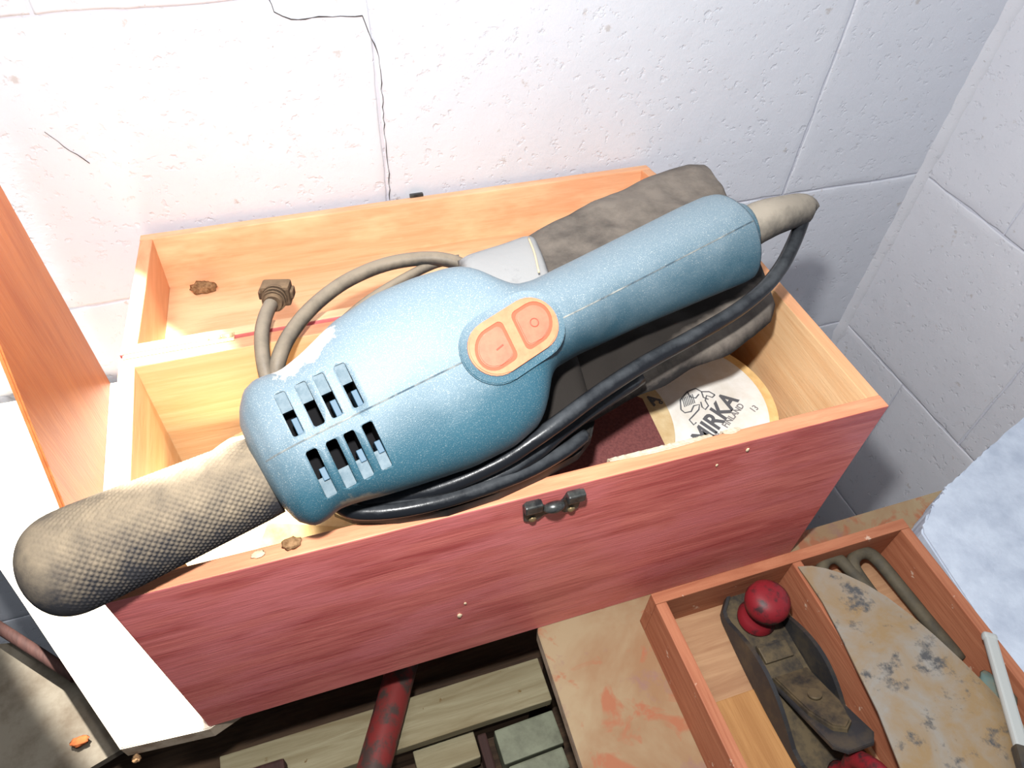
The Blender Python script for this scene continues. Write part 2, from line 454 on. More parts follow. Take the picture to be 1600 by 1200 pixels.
# ================================================================== WORKBENCH
W_ = .6; D_ = .22303; H_ = .24528
bench = thing('workbench', 'dark wooden bench frame carrying the boards, the red box and the tray', 'workbench', (0, -.05, CZ[0]))
SZ = -.20
for k in range(3):
    box('shelf_board', (-.62, -.52 + k * .175, SZ - .022), (1.09, -.52 + k * .175 + .172, SZ), (W_DARK,), bench, .002)
for x in (-.55, 0.5, 1.0):
    for y in (-.46, -.05): box('leg', (x, y, CZ[0]), (x + .05, y + .05, SZ - .022), (W_DARK,), bench, .002)
for (x0, x1, y0, y1) in ((.33, 1.09, -.30, -.265), (.33, 1.09, -.02, .012)):
    box('bearer', (x0, y0, SZ), (x1, y1, -.0200), (W_DARK,), bench, .002)
box('bearer', (-.60, .30, SZ), (-.33 + .0, .335, -.0200), (W_DARK,), bench, .002)
box('bearer', (-.20, .30, -.24), (.02, .335, -.0200), (W_DARK,), bench, .002)
box('shelf_board', (-.62, .02, SZ - .022), (.60, .20, SZ), (W_DARK,), bench, .002)

# white board the sun falls on (left)
brd = prism('white_board', [(-.339, .455), (-.192, .216), (-.073, .004), (.0, -.0015), (.035, .012), (.035, .455)], -.020, 0, (M_BOARD, M_BOARDEDGE), None, None, .001, 1)
tag(brd, 'sunlit white painted board under the left end of the red box', 'board')
# stained plywood under tray and box
ply = prism('plywood_board', [(.307, -.004), (.304, -.135), (.298, -.42), (1.085, -.42), (1.085, .020), (.60, .019), (.32, .03)], -.018, 0, (M_STAIN, M_BOARDEDGE), None, None, .001, 1)
tag(ply, 'paint-stained plywood board under the tool tray and the box corner', 'board')

# varnished upright board at the left
pn = bmesh.new()
poly = [(.4555, 0), (.4555, .62), (.36, .62), (.285, .240), (.205, .078), (.170, 0)]
pa = [at(175, 600, x=-.1), at(0, 290, x=-.1)]
add_prism(pn, [(.4555, 0), (.4555, .31), (.29, .31), (.281, .232), (.205, .076), (.172, 0.0)], 0, .005)
M = Matrix(((0, 0, -1, -.100), (1, 0, 0, 0), (0, 1, 0, 0), (0, 0, 0, 1)))
bmesh.ops.transform(pn, matrix=M, verts=pn.verts)
bmesh.ops.bevel(pn, geom=list(pn.edges), offset=.0015, segments=2, affect='EDGES')
pno = bm_obj('upright_board', pn, None, (W_PANEL,)); tag(pno, 'varnished orange-brown board standing upright against the wall, left of the box', 'board')

# ================================================================== RED BOX
T = .013
bx = thing('wooden_box', 'red-stained wooden box with its lid folded open, holding up the sander', 'box', (.3, D_ / 2, 0))
box('front_panel', (0, 0, 0), (W_, T, H_), (W_IN, W_RED, W_RIM), bx, .0012, None, {(1, -1): 1, (2, 1): 2, (0, -1): 1, (0, 1): 1, (2, -1): 1})
box('back_panel', (0, D_ - T, 0), (W_, D_, H_), (W_IN, W_RED, W_RIM), bx, .0012, None, {(1, 1): 1, (2, 1): 2, (0, -1): 1, (0, 1): 1, (2, -1): 1})
box('side_panel', (0.0003, T, 0), (T, D_ - T, H_ - .0003), (W_INY, W_REDY, W_LIDY), bx, .0008, None, {(0, -1): 1, (2, 1): 2})
box('side_panel', (W_ - T, T, 0), (W_ - .0003, D_ - T, H_ - .0003), (W_INY, W_REDY, W_LIDY), bx, .0008, None, {(0, 1): 1, (2, 1): 2})
box('bottom_panel', (T, T, .004), (W_ - T, D_ - T, .014), (W_IN,), bx, 0)
# lid, hinged at the back and lying open at about 190 degrees
LA = math.radians(9.5); LL = .229; LD = .066; GAP = .0065
LM = Matrix.Translation((0, D_ + GAP, H_ - .002)) @ Matrix.Rotation(-LA, 4, 'X')
lid = box('lid', (T, T, -LD), (W_ - T, LL - T, -LD + .006), (W_LID, W_RED), bx, .0005, LM, {(2, -1): 1})
def lidp(name, lo, hi, mats, fm): return box(name, lo, hi, mats, lid, .0012, LM, fm)
lidp('lid_front_rail', (0, 0, -LD), (W_, T, 0), (W_LID, W_RED, W_RIM), {(1, -1): 1, (0, -1): 1, (0, 1): 1})
lidp('lid_back_rail', (0, LL - T, -LD), (W_, LL, 0), (W_LID, W_RED, W_RIM), {(1, 1): 1, (0, -1): 1, (0, 1): 1})
lidp('lid_side_rail', (.0003, T, -LD), (T, LL - T, -.0003), (W_LIDY, W_REDY), {(0, -1): 1})
lidp('lid_side_rail', (W_ - T, T, -LD), (W_ - .0003, LL - T, -.0003), (W_LIDY, W_REDY), {(0, 1): 1})
# hinge
for hx in (.062, .50):
    hb = bmesh.new()
    add_box(hb, (hx - (.058 if hx < .1 else 0), D_ - .003, H_ - .0002), (hx + .030, D_ + .001, H_ + .0012), .0003)
    add_box(hb, (hx - (.058 if hx < .1 else 0), D_ + .0012, H_ - .0030), (hx + .030, D_ + GAP, H_ - .0012), .0003)
    add_box(hb, (hx - (.058 if hx < .1 else 0), D_ + GAP - .002, H_ - .0022), (hx + .030, D_ + GAP + .003, H_ + .0002), .0003)
    for k in range(3): add_tube(hb, [(hx + k * .010 + .0005, D_ + .0032, H_ + .000), (hx + k * .010 + .0095, D_ + .0032, H_ + .000)], .0031, 10, 0)
    h = bm_obj('hinge', hb, bx, (M_BRASS,)); h['label'] = 'small pale brass hinge'
# catch on the front: two lobed black metal plate with a pressed tongue and two screws
cx0 = .302
LC = Matrix.Translation((cx0, 0, H_ - .0185)) @ Matrix(((1, 0, 0, 0), (0, 0, -1, 0), (0, 1, 0, 0), (0, 0, 0, 1))) @ Matrix.Scale(1.16, 4)
lb = bmesh.new()
pl = [(-.019, -.009), (-.016, -.011), (-.009, -.011), (-.006, -.006), (.006, -.006), (.009, -.011), (.016, -.011), (.019, -.009), (.0205, .008), (.018, .011), (.0095, .011), (.007, .004), (.0045, .0015), (-.0045, .0015), (-.007, .004), (-.0095, .011), (-.018, .011), (-.0205, .008)]
add_prism(lb, pl, 0, .0022, LC, 0, .0006)
add_box(lb, (-.0205, .0045, .001), (-.0085, .0125, .0065), .0012, 0, LC)
add_box(lb, (.0085, .0045, .001), (.0205, .0125, .0065), .0012, 0, LC)
add_tube(lb, [LC @ Vector((-.006, .001, .002)), LC @ Vector((-.0045, .0035, .004)), LC @ Vector((0, .0045, .005)), LC @ Vector((.0045, .0035, .004)), LC @ Vector((.006, .001, .002))], lambda s: .0016 + .0030 * math.sin(math.pi * s), 12, 5)
latch = bm_obj('latch', lb, bx, (M_BLACKM,)); latch['label'] = 'small black metal catch plate'
for sx in (-.0135, .0135):
    lathe('screw', [(.0001, .004), (.0016, .0038), (.0026, .003), (.0028, .0018)], (M_SCREW,), latch, LC @ Matrix.Translation((sx, -.0078, 0)), 16)
# matching tongue on the far rail of the lid
kb = bmesh.new(); add_box(kb, (.294, LL - .002, -.014), (.310, LL + .0035, .0035), .001, 0, LM); bm_obj('lid_catch', kb, lid, (M_BLACKM,))

# dirt
tag(blob('dirt_clump', LM @ Vector((.050, .196, -LD + .011)), .0105, (M_CLAY,), squash=(1.3, .8, .6), seed=3), 'crumbly brown dirt clump in the left corner of the open lid', 'dirt')
tag(blob('dirt_clump', at(455, 849, z=H_ + .0022), .0058, (M_CLAY,), squash=(1.1, .8, .5), seed=8), 'brown dirt clump on the front rim of the box below the sander nose', 'dirt')
tag(blob('dirt_clump', at(403, 866, z=H_ + .0012), .0035, (M_WHITEFUZZ,), squash=(1.3, .8, .4), seed=5), 'pale dirt speck on the front rim of the box, below the black grip', 'dirt')
for (u, v, s, w, sd) in ((718, 962, .0034, 'larger pale speck of dried dirt low on the red front panel', 1), (727, 943, .0018, 'tiny pale speck just above the larger one on the red front', 2), (1168, 703, .0022, 'small dirt speck high on the right part of the red front', 4), (1120, 727, .0016, 'tiny white speck on the red front below the right end of the discs', 6)):
    p = at(u, v, y=-.0006)
    tag(blob('dirt_speck', p, s, (M_WHITEFUZZ,), squash=(.7, .35, 1.1), sub=2, seed=sd), w, 'dirt')

# ================================================================== INSIDE THE BOX: abrasive discs
def ngon(c, r, n=64, a0=0, a1=2 * math.pi, jit=0): return [(c[0] + (r + jit * noise.noise(Vector((i * .7, r * 90, 0)))) * math.cos(a0 + (a1 - a0) * i / n), c[1] + (r + jit * noise.noise(Vector((i * .7, r * 90, 0)))) * math.sin(a0 + (a1 - a0) * i / n)) for i in range(n)]
M_PAPER = plain('disc_paper_backing', srgb(226, 224, 220), .7, .2, c2=srgb(212, 206, 196), scale=30)
M_TAN = plain('aged_disc_edge', srgb(226, 190, 132), .7, .2, c2=srgb(206, 168, 110), scale=50)
M_AGED = plain('aged_disc_backing', srgb(206, 184, 144), .7, .2, c2=srgb(182, 150, 104), scale=26)
M_ABR = plain('maroon_abrasive', srgb(116, 70, 68), .9, .1, c2=srgb(98, 58, 58), scale=400, bump=.0004)
M_INK = plain('faded_black_print', srgb(92, 92, 96), .7, .1)
M_INKL = plain('faded_grey_print', srgb(128, 124, 124), .7, .1)
M_FELT = plain('felt_strip', srgb(208, 196, 176), .95, .05, c2=srgb(186, 172, 148), scale=120)

def textmesh(name, body, size, M, mat, parent, bold=0, shear=0):
    cu = bpy.data.curves.new(name, 'FONT'); cu.body = body; cu.size = size; cu.extrude = .00012; cu.offset = bold; cu.shear = shear
    cu.resolution_u = 3
    o = bpy.data.objects.new(name, cu); COL.objects.link(o); bpy.context.view_layer.update()
    me = bpy.data.meshes.new_from_object(o.evaluated_get(bpy.context.evaluated_depsgraph_get()))
    bpy.data.objects.remove(o); me.materials.clear(); me.transform(M)
    return to_obj(name, me, parent, (mat,))

DZ = .165; dc = (.4805, .1075); DR = .094
pile = thing('sanding_disc_pile', 'pile of sanding discs showing the printed white backing in the right end of the box', 'sanding discs', (dc[0], dc[1], .014))
for k in range(10):
    z0 = .014 + k * .0150
    c = (dc[0] + random.uniform(-.0012, .0012), dc[1] + random.uniform(-.0010, .0010))
    prism('disc', ngon(c, DR - .0015, 64), z0, z0 + .0148, (M_TAN,), pile, None, .002)
top = prism('top_disc', ngon(dc, DR, 96), .1640, .1652, (M_TAN,), pile, None, .0004)
face = prism('printed_face', ngon((dc[0] - .003, dc[1]), DR - .0065, 96), .1652, .1655, (M_PAPER,), top)
# print, running up to the right as in the photograph
def DM(u, v, ang, z=.1657): 
    p = at(u, v, z=z); return Matrix.Translation(p) @ Matrix.Rotation(math.radians(ang), 4, 'Z')
textmesh('printed_lettering', 'MIRKA', .0250, DM(1103, 700, 36), M_INK, top, .0007, .15)
textmesh('printed_lettering', 'FINLAND', .0088, DM(1136, 669, 33), M_INKL, top, .0002)
textmesh('printed_lettering', 'IN', .0088, DM(1120, 688, 33), M_INKL, top, .0002)
textmesh('printed_lettering', '13', .0090, DM(1178, 645, 24), M_INKL, top, .0001)
# seated animal emblem above the lettering, as line work
def stroke(bm, pts, w, z=.1657):
    P = [at(u, v, z=z) for u, v in pts]; last = None
    for i, p in enumerate(P):
        d = P[min(i + 1, len(P) - 1)] - P[max(i - 1, 0)]; n = Vector((-d.y, d.x, 0)).normalized() * w
        cur = [bm.verts.new(p + n), bm.verts.new(p - n), bm.verts.new(p - n + Vector((0, 0, .0001))), bm.verts.new(p + n + Vector((0, 0, .0001)))]
        if last:
            for k in range(4): bm.faces.new((last[k], last[(k + 1) % 4], cur[(k + 1) % 4], cur[k]))
        last = cur
eb = bmesh.new()
for pts in ([(1064, 640), (1063, 625), (1074, 612), (1087, 607), (1096, 612), (1108, 612), (1117, 617)],
            [(1064, 640), (1070, 645), (1080, 643), (1084, 634), (1093, 632), (1092, 640), (1083, 650), (1077, 656), (1084, 664), (1088, 660)],
            [(1117, 617), (1113, 621), (1104, 618), (1102, 626), (1107, 634), (1102, 640), (1097, 636), (1095, 628)],
            [(1096, 612), (1099, 621), (1107, 624)], [(1074, 612), (1078, 620), (1087, 622), (1092, 616)]):
    stroke(eb, pts, .0007)
for k in range(7): stroke(eb, [(1066 + k * 2.6, 622 - k), (1070 + k * 2.6, 636 - k)], .0005)
bm_obj('printed_emblem', eb, top, (M_INK,))

d2c = (.368, .111)
p2 = thing('sanding_disc_stack', 'stack of aged tan sanding discs beneath the maroon abrasive sheet', 'sanding discs', (d2c[0], d2c[1], .014))
for k in range(9):
    z0 = .014 + k * .0170
    prism('disc', ngon((.288 + random.uniform(-.001, .001), d2c[1]), .0905, 64), z0, z0 + .0168, (M_TAN,), p2, None, .002)
prism('top_disc', ngon((d2c[0], d2c[1] + .0), .096, 96), .1672, .1688, (M_AGED,), p2, None, .0004)
textmesh('printed_lettering', 'A', .016, DM(1022, 634, 30, .1690), M_INK, p2, .0006)
textmesh('printed_lettering', 'o', .0075, DM(1033, 632, 30, .1690), M_INK, p2, .0003)
# maroon abrasive sheet
e1 = at(1004, 622, z=.172); e2 = at(1040, 706, z=.172)
sh = bmesh.new()
add_prism(sh, [(e1.x, e1.y), (e2.x - .000, .0135), (.24, .0135), (.24, .16), (e1.x - .04, .165)], .1692, .1712)
o = bm_obj('abrasive_sheet', sh, None, (M_ABR,)); tag(o, 'maroon abrasive sheet lying grit side up just behind the front panel', 'sandpaper')
# pale frayed strips of paper behind the front rim
for (x0, x1, lab) in ((.352, .440, 'frayed pale paper strip along the front rim, right of the catch'), (.450, .466, 'short frayed pale paper strip on the front rim, nearest the printed discs')):
    fb = bmesh.new(); last = None; n = 40
    for i in range(n + 1):
        x = x0 + (x1 - x0) * i / n; j = noise.noise(Vector((x * 300, 1, 0))) * .0012
        y1 = T + .0005; ytop = .0128 + j * .3 - .0022 * math.sin(math.pi * i / n)
        cur = [bm_v for bm_v in (fb.verts.new((x, y1 + .0025, H_ - .02)), fb.verts.new((x, y1 + .0032, H_ - .002 + j)), fb.verts.new((x, ytop, H_ + .0006 + abs(j) * .5)), fb.verts.new((x, ytop - .0004, H_ + .0003)), fb.verts.new((x, y1 + .0008, H_ - .0004)), fb.verts.new((x, y1 + .0008, H_ - .02)))]
        if last:
            for k in range(6): fb.faces.new((last[k], last[(k + 1) % 6], cur[(k + 1) % 6], cur[k]))
        else: fb.faces.new(cur)
        last = cur
    fb.faces.new(last)
    tag(bm_obj('paper_strip', fb, None, (M_FELT,)), lab, 'paper')
# pale discs in the left end of the box
p3 = thing('sanding_disc_stack', 'pale sanding discs in the left end of the box beneath the black grip', 'sanding discs', (.105, .112, .014))
for k in range(7): prism('disc', ngon((.107 + random.uniform(-.0015, .0015), .112), .0905, 64), .014 + k * .0200, .014 + k * .0200 + .0197, (M_AGED,), p3, None, .002)
pp = bmesh.new(); add_prism(pp, [(.06, .018), (.185, .018), (.20, .05), (.09, .09)], .1555, .1575)
tag(bm_obj('paper_scrap', pp, None, (plain('old_tan_paper', srgb(168, 142, 100), .8, .1, c2=srgb(146, 112, 70), scale=30),)), 'pale scrap of paper between the grip and the front rim', 'paper')

# ================================================================== SANDER
A = Vector((0.044, 0.015, 0.295))
SM = Matrix(((0.97073, -0.23708, 0.03847, A.x), (0.22043, 0.8158, -0.53467, A.y), (0.09538, 0.5275, 0.84418, A.z), (0, 0, 0, 1)))
def S(u, v, w): return SM @ Vector((u, v, w))
sander = bpy.data.objects.new('electric_sander', None); COL.objects.link(sander); sander.location = (.25, .08, .247)
sander['_w'] = (.25, .08, .247)
tag(sander, 'dusty blue electric sander with orange switches lying across the open red box', 'power sander')
UP = [(.0680, .0205), (.0692, .034), (.0732, .0434), (.0800, .0525), (.0896, .0565), (.1048, .0540), (.1211, .0585), (.1491, .0700), (.1802, .0761), (.2095, .0762), (.2335, .0737), (.2445, .0701), (.2533, .0618), (.2612, .0520), (.2706, .0445), (.2861, .0426), (.3152, .0448), (.3507, .0465), (.3941, .0486), (.4331, .0505), (.4659, .0506), (.4740, .0500), (.4795, .0485)]
LO = [(.0680, .0095), (.0687, .0001), (.0708, -.0235), (.0752, -.037), (.0827, -.0441), (.0908, -.0452), (.1013, -.0416), (.1138, -.0435), (.1301, -.0473), (.1515, -.0512), (.192, -.0574), (.2222, -.0578), (.243, -.053), (.2537, -.043), (.2647, -.0277), (.2755, -.0215), (.2969, -.0195), (.354, -.0207), (.4136, -.0236), (.461, -.0257), (.4740, -.0262), (.4795, -.0250)]
HT = [(.068, .006), (.070, .016), (.074, .025), (.082, .033), (.095, .038), (.13, .042), (.20, .046), (.25, .046), (.30, .040), (.36, .036), (.46, .034), (.474, .034), (.4795, .0325)]
HB = [(.068, .006), (.070, .014), (.076, .024), (.09, .028), (.16, .034), (.25, .030), (.30, .024), (.46, .022), (.474, .022), (.4795, .021)]
UP, LO, HT, HB = [[(u if u < .44 else .44 + (u - .44) * .60, v) for u, v in t_] for t_ in (UP, LO, HT, HB)]
def smooth_tab(tab, x, h=.004):
    return sum(lerp(tab, x + d * h) for d in (-1, -.5, 0, .5, 1)) / 5
def prof(u):
    if u < .09: a, b = lerp(UP, u), lerp(LO, u)
    else: a, b = smooth_tab(UP, u), smooth_tab(LO, u)
    return (a + b) / 2, (a - b) / 2, lerp(HT, u) if u < .09 else smooth_tab(HT, u), lerp(HB, u) if u < .09 else smooth_tab(HB, u)
def ntop(u): return lerp([(.07, 2.4), (.12, 3.0), (.25, 3.0), (.32, 1.7), (.48, 1.7)], u)
def topw(u, v):
    c, h, t, b = prof(u); n = ntop(u); k = min(1, abs((v - c) / h))
    return t * (1 - k ** n) ** (1 / n)
def body_mesh():
    bm = bmesh.new(); us = [.068, .0685, .0692, .070, .0712, .0726, .0742, .0762, .0785, .081, .084, .087, .090]
    while us[-1] < .455: us.append(us[-1] + .0042)
    us += [.4604, .4620, .4637]
    rings = []; N = 72
    for u in us:
        c, h, t, b = prof(u); n = ntop(u); r = []
        for k in range(N):
            a = 2 * math.pi * k / N; ca, sa = math.cos(a), math.sin(a)
            m = n if sa > 0 else 2.4
            x = math.copysign(abs(ca) ** (2 / m), ca); y = math.copysign(abs(sa) ** (2 / m), sa)
            r.append(bm.verts.new(SM @ Vector((u, c + h * x, (t if sa > 0 else b) * y))))
        rings.append(r)
    for i in range(len(rings) - 1):
        for k in range(N):
            f = bm.faces.new((rings[i][k], rings[i][(k + 1) % N], rings[i + 1][(k + 1) % N], rings[i + 1][k])); f.smooth = True
    bm.faces.new(rings[0]); bm.faces.new(rings[-1])
    bmesh.ops.recalc_face_normals(bm, faces=bm.faces)
    return bm
# the body keeps its own (u, v, w) axes as object axes, so its dust follows the shape
bmB = body_mesh(); bmesh.ops.transform(bmB, matrix=SM.inverted(), verts=bmB.verts)
DUSTSPOT = (.120, .062, .02); DUSTSPOT2 = (.118, -.048, .01)
M_BLUE = blue_mat()
me = bpy.data.meshes.new('motor_housing'); bmB.to_mesh(me); bmB.free()
me.materials.append(M_BLUE); me.materials.append(M_PIT)
body = bpy.data.objects.new('motor_housing', me); COL.objects.link(body)
# eight vent slots cut into the housing
SLOTS = []
for i, u in enumerate((.0985, .1118, .1233, .1372)): SLOTS.append((u, .0075, .0365, 1))
for i, u in enumerate((.1005, .1132, .1245, .1364)): SLOTS.append((u, -.0035, -.0335, -1))
def local_slab(poly, w0, w1, mats=(), M=None):
    bm = bmesh.new(); add_prism(bm, poly, w0, w1, M); bmesh.ops.recalc_face_normals(bm, faces=bm.faces)
    m = bpy.data.meshes.new('s'); bm.to_mesh(m); bm.free()
    for x in mats: m.materials.append(x)
    return m
def rrect(u0, u1, v0, v1, r, lean=0):
    out = []
    for (cx, cy, a0) in ((u1 - r, v1 - r, 0), (u0 + r, v1 - r, 90), (u0 + r, v0 + r, 180), (u1 - r, v0 + r, 270)):
        for k in range(4):
            a = math.radians(a0 + k * 30); x, y = cx + r * math.cos(a), cy + r * math.sin(a)
            out.append((x + lean * (y - v0), y))
    return out
cutm = []
for (u, v0, v1, s) in SLOTS:
    lo, hi = min(v0, v1), max(v0, v1)
    cutm.append(local_slab(rrect(u - .0035, u + .0035, lo, hi, .0016), .012, .08, (M_PIT,)))
cut(body, cutm)
body.matrix_world = SM
body.parent = sander; body.matrix_parent_inverse = Matrix.Translation(-Vector(sander['_w']))
body.matrix_basis = SM; body['_w'] = (0, 0, 0)
def child(name, me_or_bm, mats, parent=sander, smooth=False):
    """part given in sander axes"""
    if isinstance(me_or_bm, bmesh.types.BMesh):
        m = bpy.data.meshes.new(name); bmesh.ops.recalc_face_normals(me_or_bm, faces=me_or_bm.faces); me_or_bm.to_mesh(m); me_or_bm.free()
    else: m = me_or_bm
    m.transform(SM)
    return to_obj(name, m, parent, mats, smooth)
# ramps and fins inside each slot
for i, (u, v0, v1, s) in enumerate(SLOTS):
    b = bmesh.new(); va = v1 - s * .0002; vb = v1 - s * .0125
    wa = topw(u, va) - .0006; wb_ = topw(u, vb) - .0045
    P = [(u - .0034, va, wa), (u + .0034, va, wa), (u + .0034, vb, wb_), (u - .0034, vb, wb_)]
    tpv = [b.verts.new(p) for p in P]; bt = [b.verts.new((p[0], p[1], p[2] - .006)) for p in P]
    b.faces.new(tpv); b.faces.new(bt)
    for k in range(4): b.faces.new((tpv[k], tpv[(k + 1) % 4], bt[(k + 1) % 4], bt[k]))
    vent = child('vent_slot', b, (M_RAMP,)); vent['label'] = 'flared dust-lined vent slot'
    if i in (0, 2, 3, 4, 6, 7):
        b = bmesh.new(); f0 = v0 + (s * .0004 if s > 0 else s * .012); f1 = v0 + (s * .011 if s > 0 else s * .020)
        lo, hi = min(f0, f1), max(f0, f1)
        add_box(b, (u - .0005, lo, .02), (u + .0033, hi, topw(u, (f0 + f1) / 2) - .0035), .0004)
        child('vent_fin', b, (M_FIN,), vent)
# seam between the two shells
def seamline(a, b, va, vb, name='seam'):
    bm = bmesh.new(); last = None; n = 60
    for i in range(n + 1):
        u = a + (b - a) * i / n; v = va + (vb - va) * i / n
        pts = [(u, v - .0005, topw(u, v) - .0006), (u, v - .0005, topw(u, v) + .00022), (u, v + .0005, topw(u, v) + .00022), (u, v + .0005, topw(u, v) - .0006)]
        cur = [bm.verts.new(p) for p in pts]
        if last:
            for k in range(4): bm.faces.new((last[k], last[(k + 1) % 4], cur[(k + 1) % 4], cur[k]))
        last = cur
    return child(name, bm, (M_SEAM,))
seamline(.0745, .209, .0030, .0050); seamline(.277, .4625, .0040, .0115)
# switch plate with two D-shaped buttons
PW = .0468
BMx = Matrix.Translation((.2440, .0062, PW)) @ Matrix.Rotation(math.radians(8), 4, 'Z') @ Matrix.Rotation(math.radians(1.5), 4, 'Y')
def stadium(l, w, n=16, egg=0):
    out = []; r = w / 2; d = l / 2 - r
    for k in range(n + 1): a = -math.pi / 2 + math.pi * k / n; out.append((d + r * math.cos(a), r * math.sin(a)))
    for k in range(n + 1): a = math.pi / 2 + math.pi * k / n; out.append((-d + r * math.cos(a), r * math.sin(a)))
    return out
b = bmesh.new(); add_prism(b, stadium(.077, .0475), -.012, .0002, BMx, 0, .0008); child('switch_surround', b, (M_BLUE,))
def dshape(s, grow=0, n=14):
    """D with its flat side towards the middle; s = +1 right, -1 left"""
    r = .0125 + grow; cx = .0165; out = []
    xi = .0045 - grow
    for k in range(n + 1): a = -math.pi / 2 + math.pi * k / n; out.append((cx + r * math.cos(a), r * math.sin(a)))
    c = .004
    out += [(xi + c, r)] + [(xi + c - c * math.sin(q), r - c + c * math.cos(q)) for q in (.4, .8, 1.2)] + [(xi, r - c), (xi, -r + c)] + [(xi + c - c * math.cos(q), -r + c - c * math.sin(q)) for q in (.4, .8, 1.2)] + [(xi + c, -r)]
    lean = .16
    return [((x * s) + lean * y, y) for x, y in out][:: s]
plate_me = bpy.data.meshes.new('p'); pb = bmesh.new(); add_prism(pb, stadium(.0665, .0365), -.004, .0024, None, 0, .0009); bmesh.ops.recalc_face_normals(pb, faces=pb.faces); pb.to_mesh(plate_me); pb.free()
plate_me.materials.append(M_ORANGE); plate_me.materials.append(M_GROOVE)
po = bpy.data.objects.new('p', plate_me); COL.objects.link(po)
cut(po, [local_slab(dshape(s, .0010), .0006, .01, (M_GROOVE,)) for s in (1, -1)])
pm = po.data; bpy.data.objects.remove(po); pm.transform(BMx)
if len(pm.materials) == 0: pm.materials.append(M_ORANGE)
mlist = [x for x in pm.materials]; pm.materials.clear()
plate = child('switch_plate', pm, tuple(mlist)); plate['label'] = 'orange oval switch plate'
for s in (1, -1):
    b = bmesh.new(); add_prism(b, dshape(s, .0010), .0000, .0016, BMx); child('button_recess', b, (M_GROOVE,), plate)
    b = bmesh.new(); add_prism(b, dshape(s, -.0012), .0004, .0027, BMx, 0, .0007)
    child('switch_button', b, (M_BUTTON,), plate)
b = bmesh.new(); add_box(b, (-.0160, -.0005, .0026), (-.0100, .0006, .0030), .0002, 0, BMx @ Matrix.Rotation(math.radians(6), 4, 'Z')); child('raised_mark', b, (M_BUTTON2,), plate)
b = bmesh.new(); add_tube(b, [BMx @ Vector((.0165 + .0028 * math.cos(k * .3927), .0028 * math.sin(k * .3927), .0027)) for k in range(17)], .0004, 6, 0, 0, False); child('raised_mark', b, (M_BUTTON2,), plate)

# handle end cap and cord boot
b = bmesh.new(); add_tube(b, [(.458, .012, .001), (.466, .012, .001), (.472, .0115, .001), (.4745, .011, .001)], lambda s: .0250 if s < .5 else .0250 - .016 * (s - .5) ** 2, 28, 3); child('end_cap', b, (M_BLUE,), sander, True)
bp = [S(.471, .011, .000), S(.488, .013, .002), S(.508, .012, .003), at(1252, 328, z=.345), at(1264, 338, z=.340)]
tube('cord_boot', bp, lambda s: lerp([(0, .0170), (.35, .0165), (.75, .0135), (.93, .0110), (1, .006)], s), (M_BOOT,), sander, seg=24)

# front grip with a moulded diamond pattern
G0 = at(420, 741, z=.288); G1 = Vector((-.0035, .0135, .2805))
gd = (G1 - G0); GL = gd.length; gx = gd.normalized(); gy = gx.cross(Vector((0, 0, 1))).normalized(); gz = gy.cross(gx) * -1
if gz.z < 0: gz = -gz
gb = bmesh.new(); NU, NA = 300, 230; rings = []
GR = [(0, .0270), (.1, .0275), (.5, .0295), (.8, .0310), (1, .0318)]
ext = .030
for i in range(NU + 1):
    s = i / NU; L = (GL + ext) * s
    r0 = lerp(GR, min(1, L / GL))
    if L > GL: k = (L - GL) / ext; r0 *= math.sqrt(max(0, 1 - k ** 2.6)) if k < 1 else 0
    ring = []
    for k in range(NA):
        a = 2 * math.pi * k / NA
        n1 = (a * 23 / math.pi + L / .0043); n2 = (a * 23 / math.pi - L / .0043)
        tri = lambda t: abs((t % 1) - .5) * 2
        d = min(tri(n1), tri(n2)); up = math.sin(a)
        dia = (.5 - abs(d - .5)) * 0 + min(1, d * 1.6)
        mask = max(0, min(1, (up + .62) * 5)) * max(0, min(1, (GL + .012 - L) / .02)) * min(1, L / .01)
        r = max(.0003, r0 + .0008 * dia * mask)
        ring.append(gb.verts.new(G0 + gx * L + (gy * math.cos(a) + gz * math.sin(a)) * r))
    rings.append(ring)
for i in range(NU):
    for k in range(NA): gb.faces.new((rings[i][k], rings[i][(k + 1) % NA], rings[i + 1][(k + 1) % NA], rings[i + 1][k])).smooth = True
gb.faces.new(rings[0]); gb.faces.new(rings[-1])
g = bm_obj('front_grip', gb, sander, (M_GRIP,)); g['label'] = 'thick black rubber grip with a diamond pattern'

# dust bag and the grey neck that joins it to the motor
def pillow(name, outline, zmid, hz, mat, parent, nu=70, nv=40, amp=.006, seed=0, k=.5):
    """cloth pillow whose plan outline is given as upper and lower edges along the tool"""
    up, lo = outline
    bm = bmesh.new(); grids = []
    for side in (1, -1):
        g = []
        for i in range(nu + 1):
            s = i / nu; a = lerp3(up, s); b_ = lerp3(lo, s); row = []
            for j in range(nv + 1):
                q = j / nv; p = a.lerp(b_, q)
                e = (1 - abs(2 * q - 1) ** 3.2) ** .5 * (1 - abs(2 * s - 1) ** 7) ** .5
                nz = noise.noise(Vector((p.x * 14, p.y * 26, seed))) + .5 * noise.noise(Vector((p.x * 50, p.y * 50, seed)))
                p = Vector(p); p.z += side * (hz * e) + amp * nz * (e if side > 0 else .3 * e)
                p.y += .003 * noise.noise(Vector((p.x * 30, seed, 1))) * (1 - e)
                row.append(p)
            g.append(row)
        grids.append([[bm.verts.new(p) for p in r] for r in g])
    for gi, g in enumerate(grids):
        for i in range(nu):
            for j in range(nv): bm.faces.new((g[i][j], g[i + 1][j], g[i + 1][j + 1], g[i][j + 1])).smooth = True
    bmesh.ops.remove_doubles(bm, verts=bm.verts, dist=.00005)
    return bm_obj(name, bm, parent, (mat,))
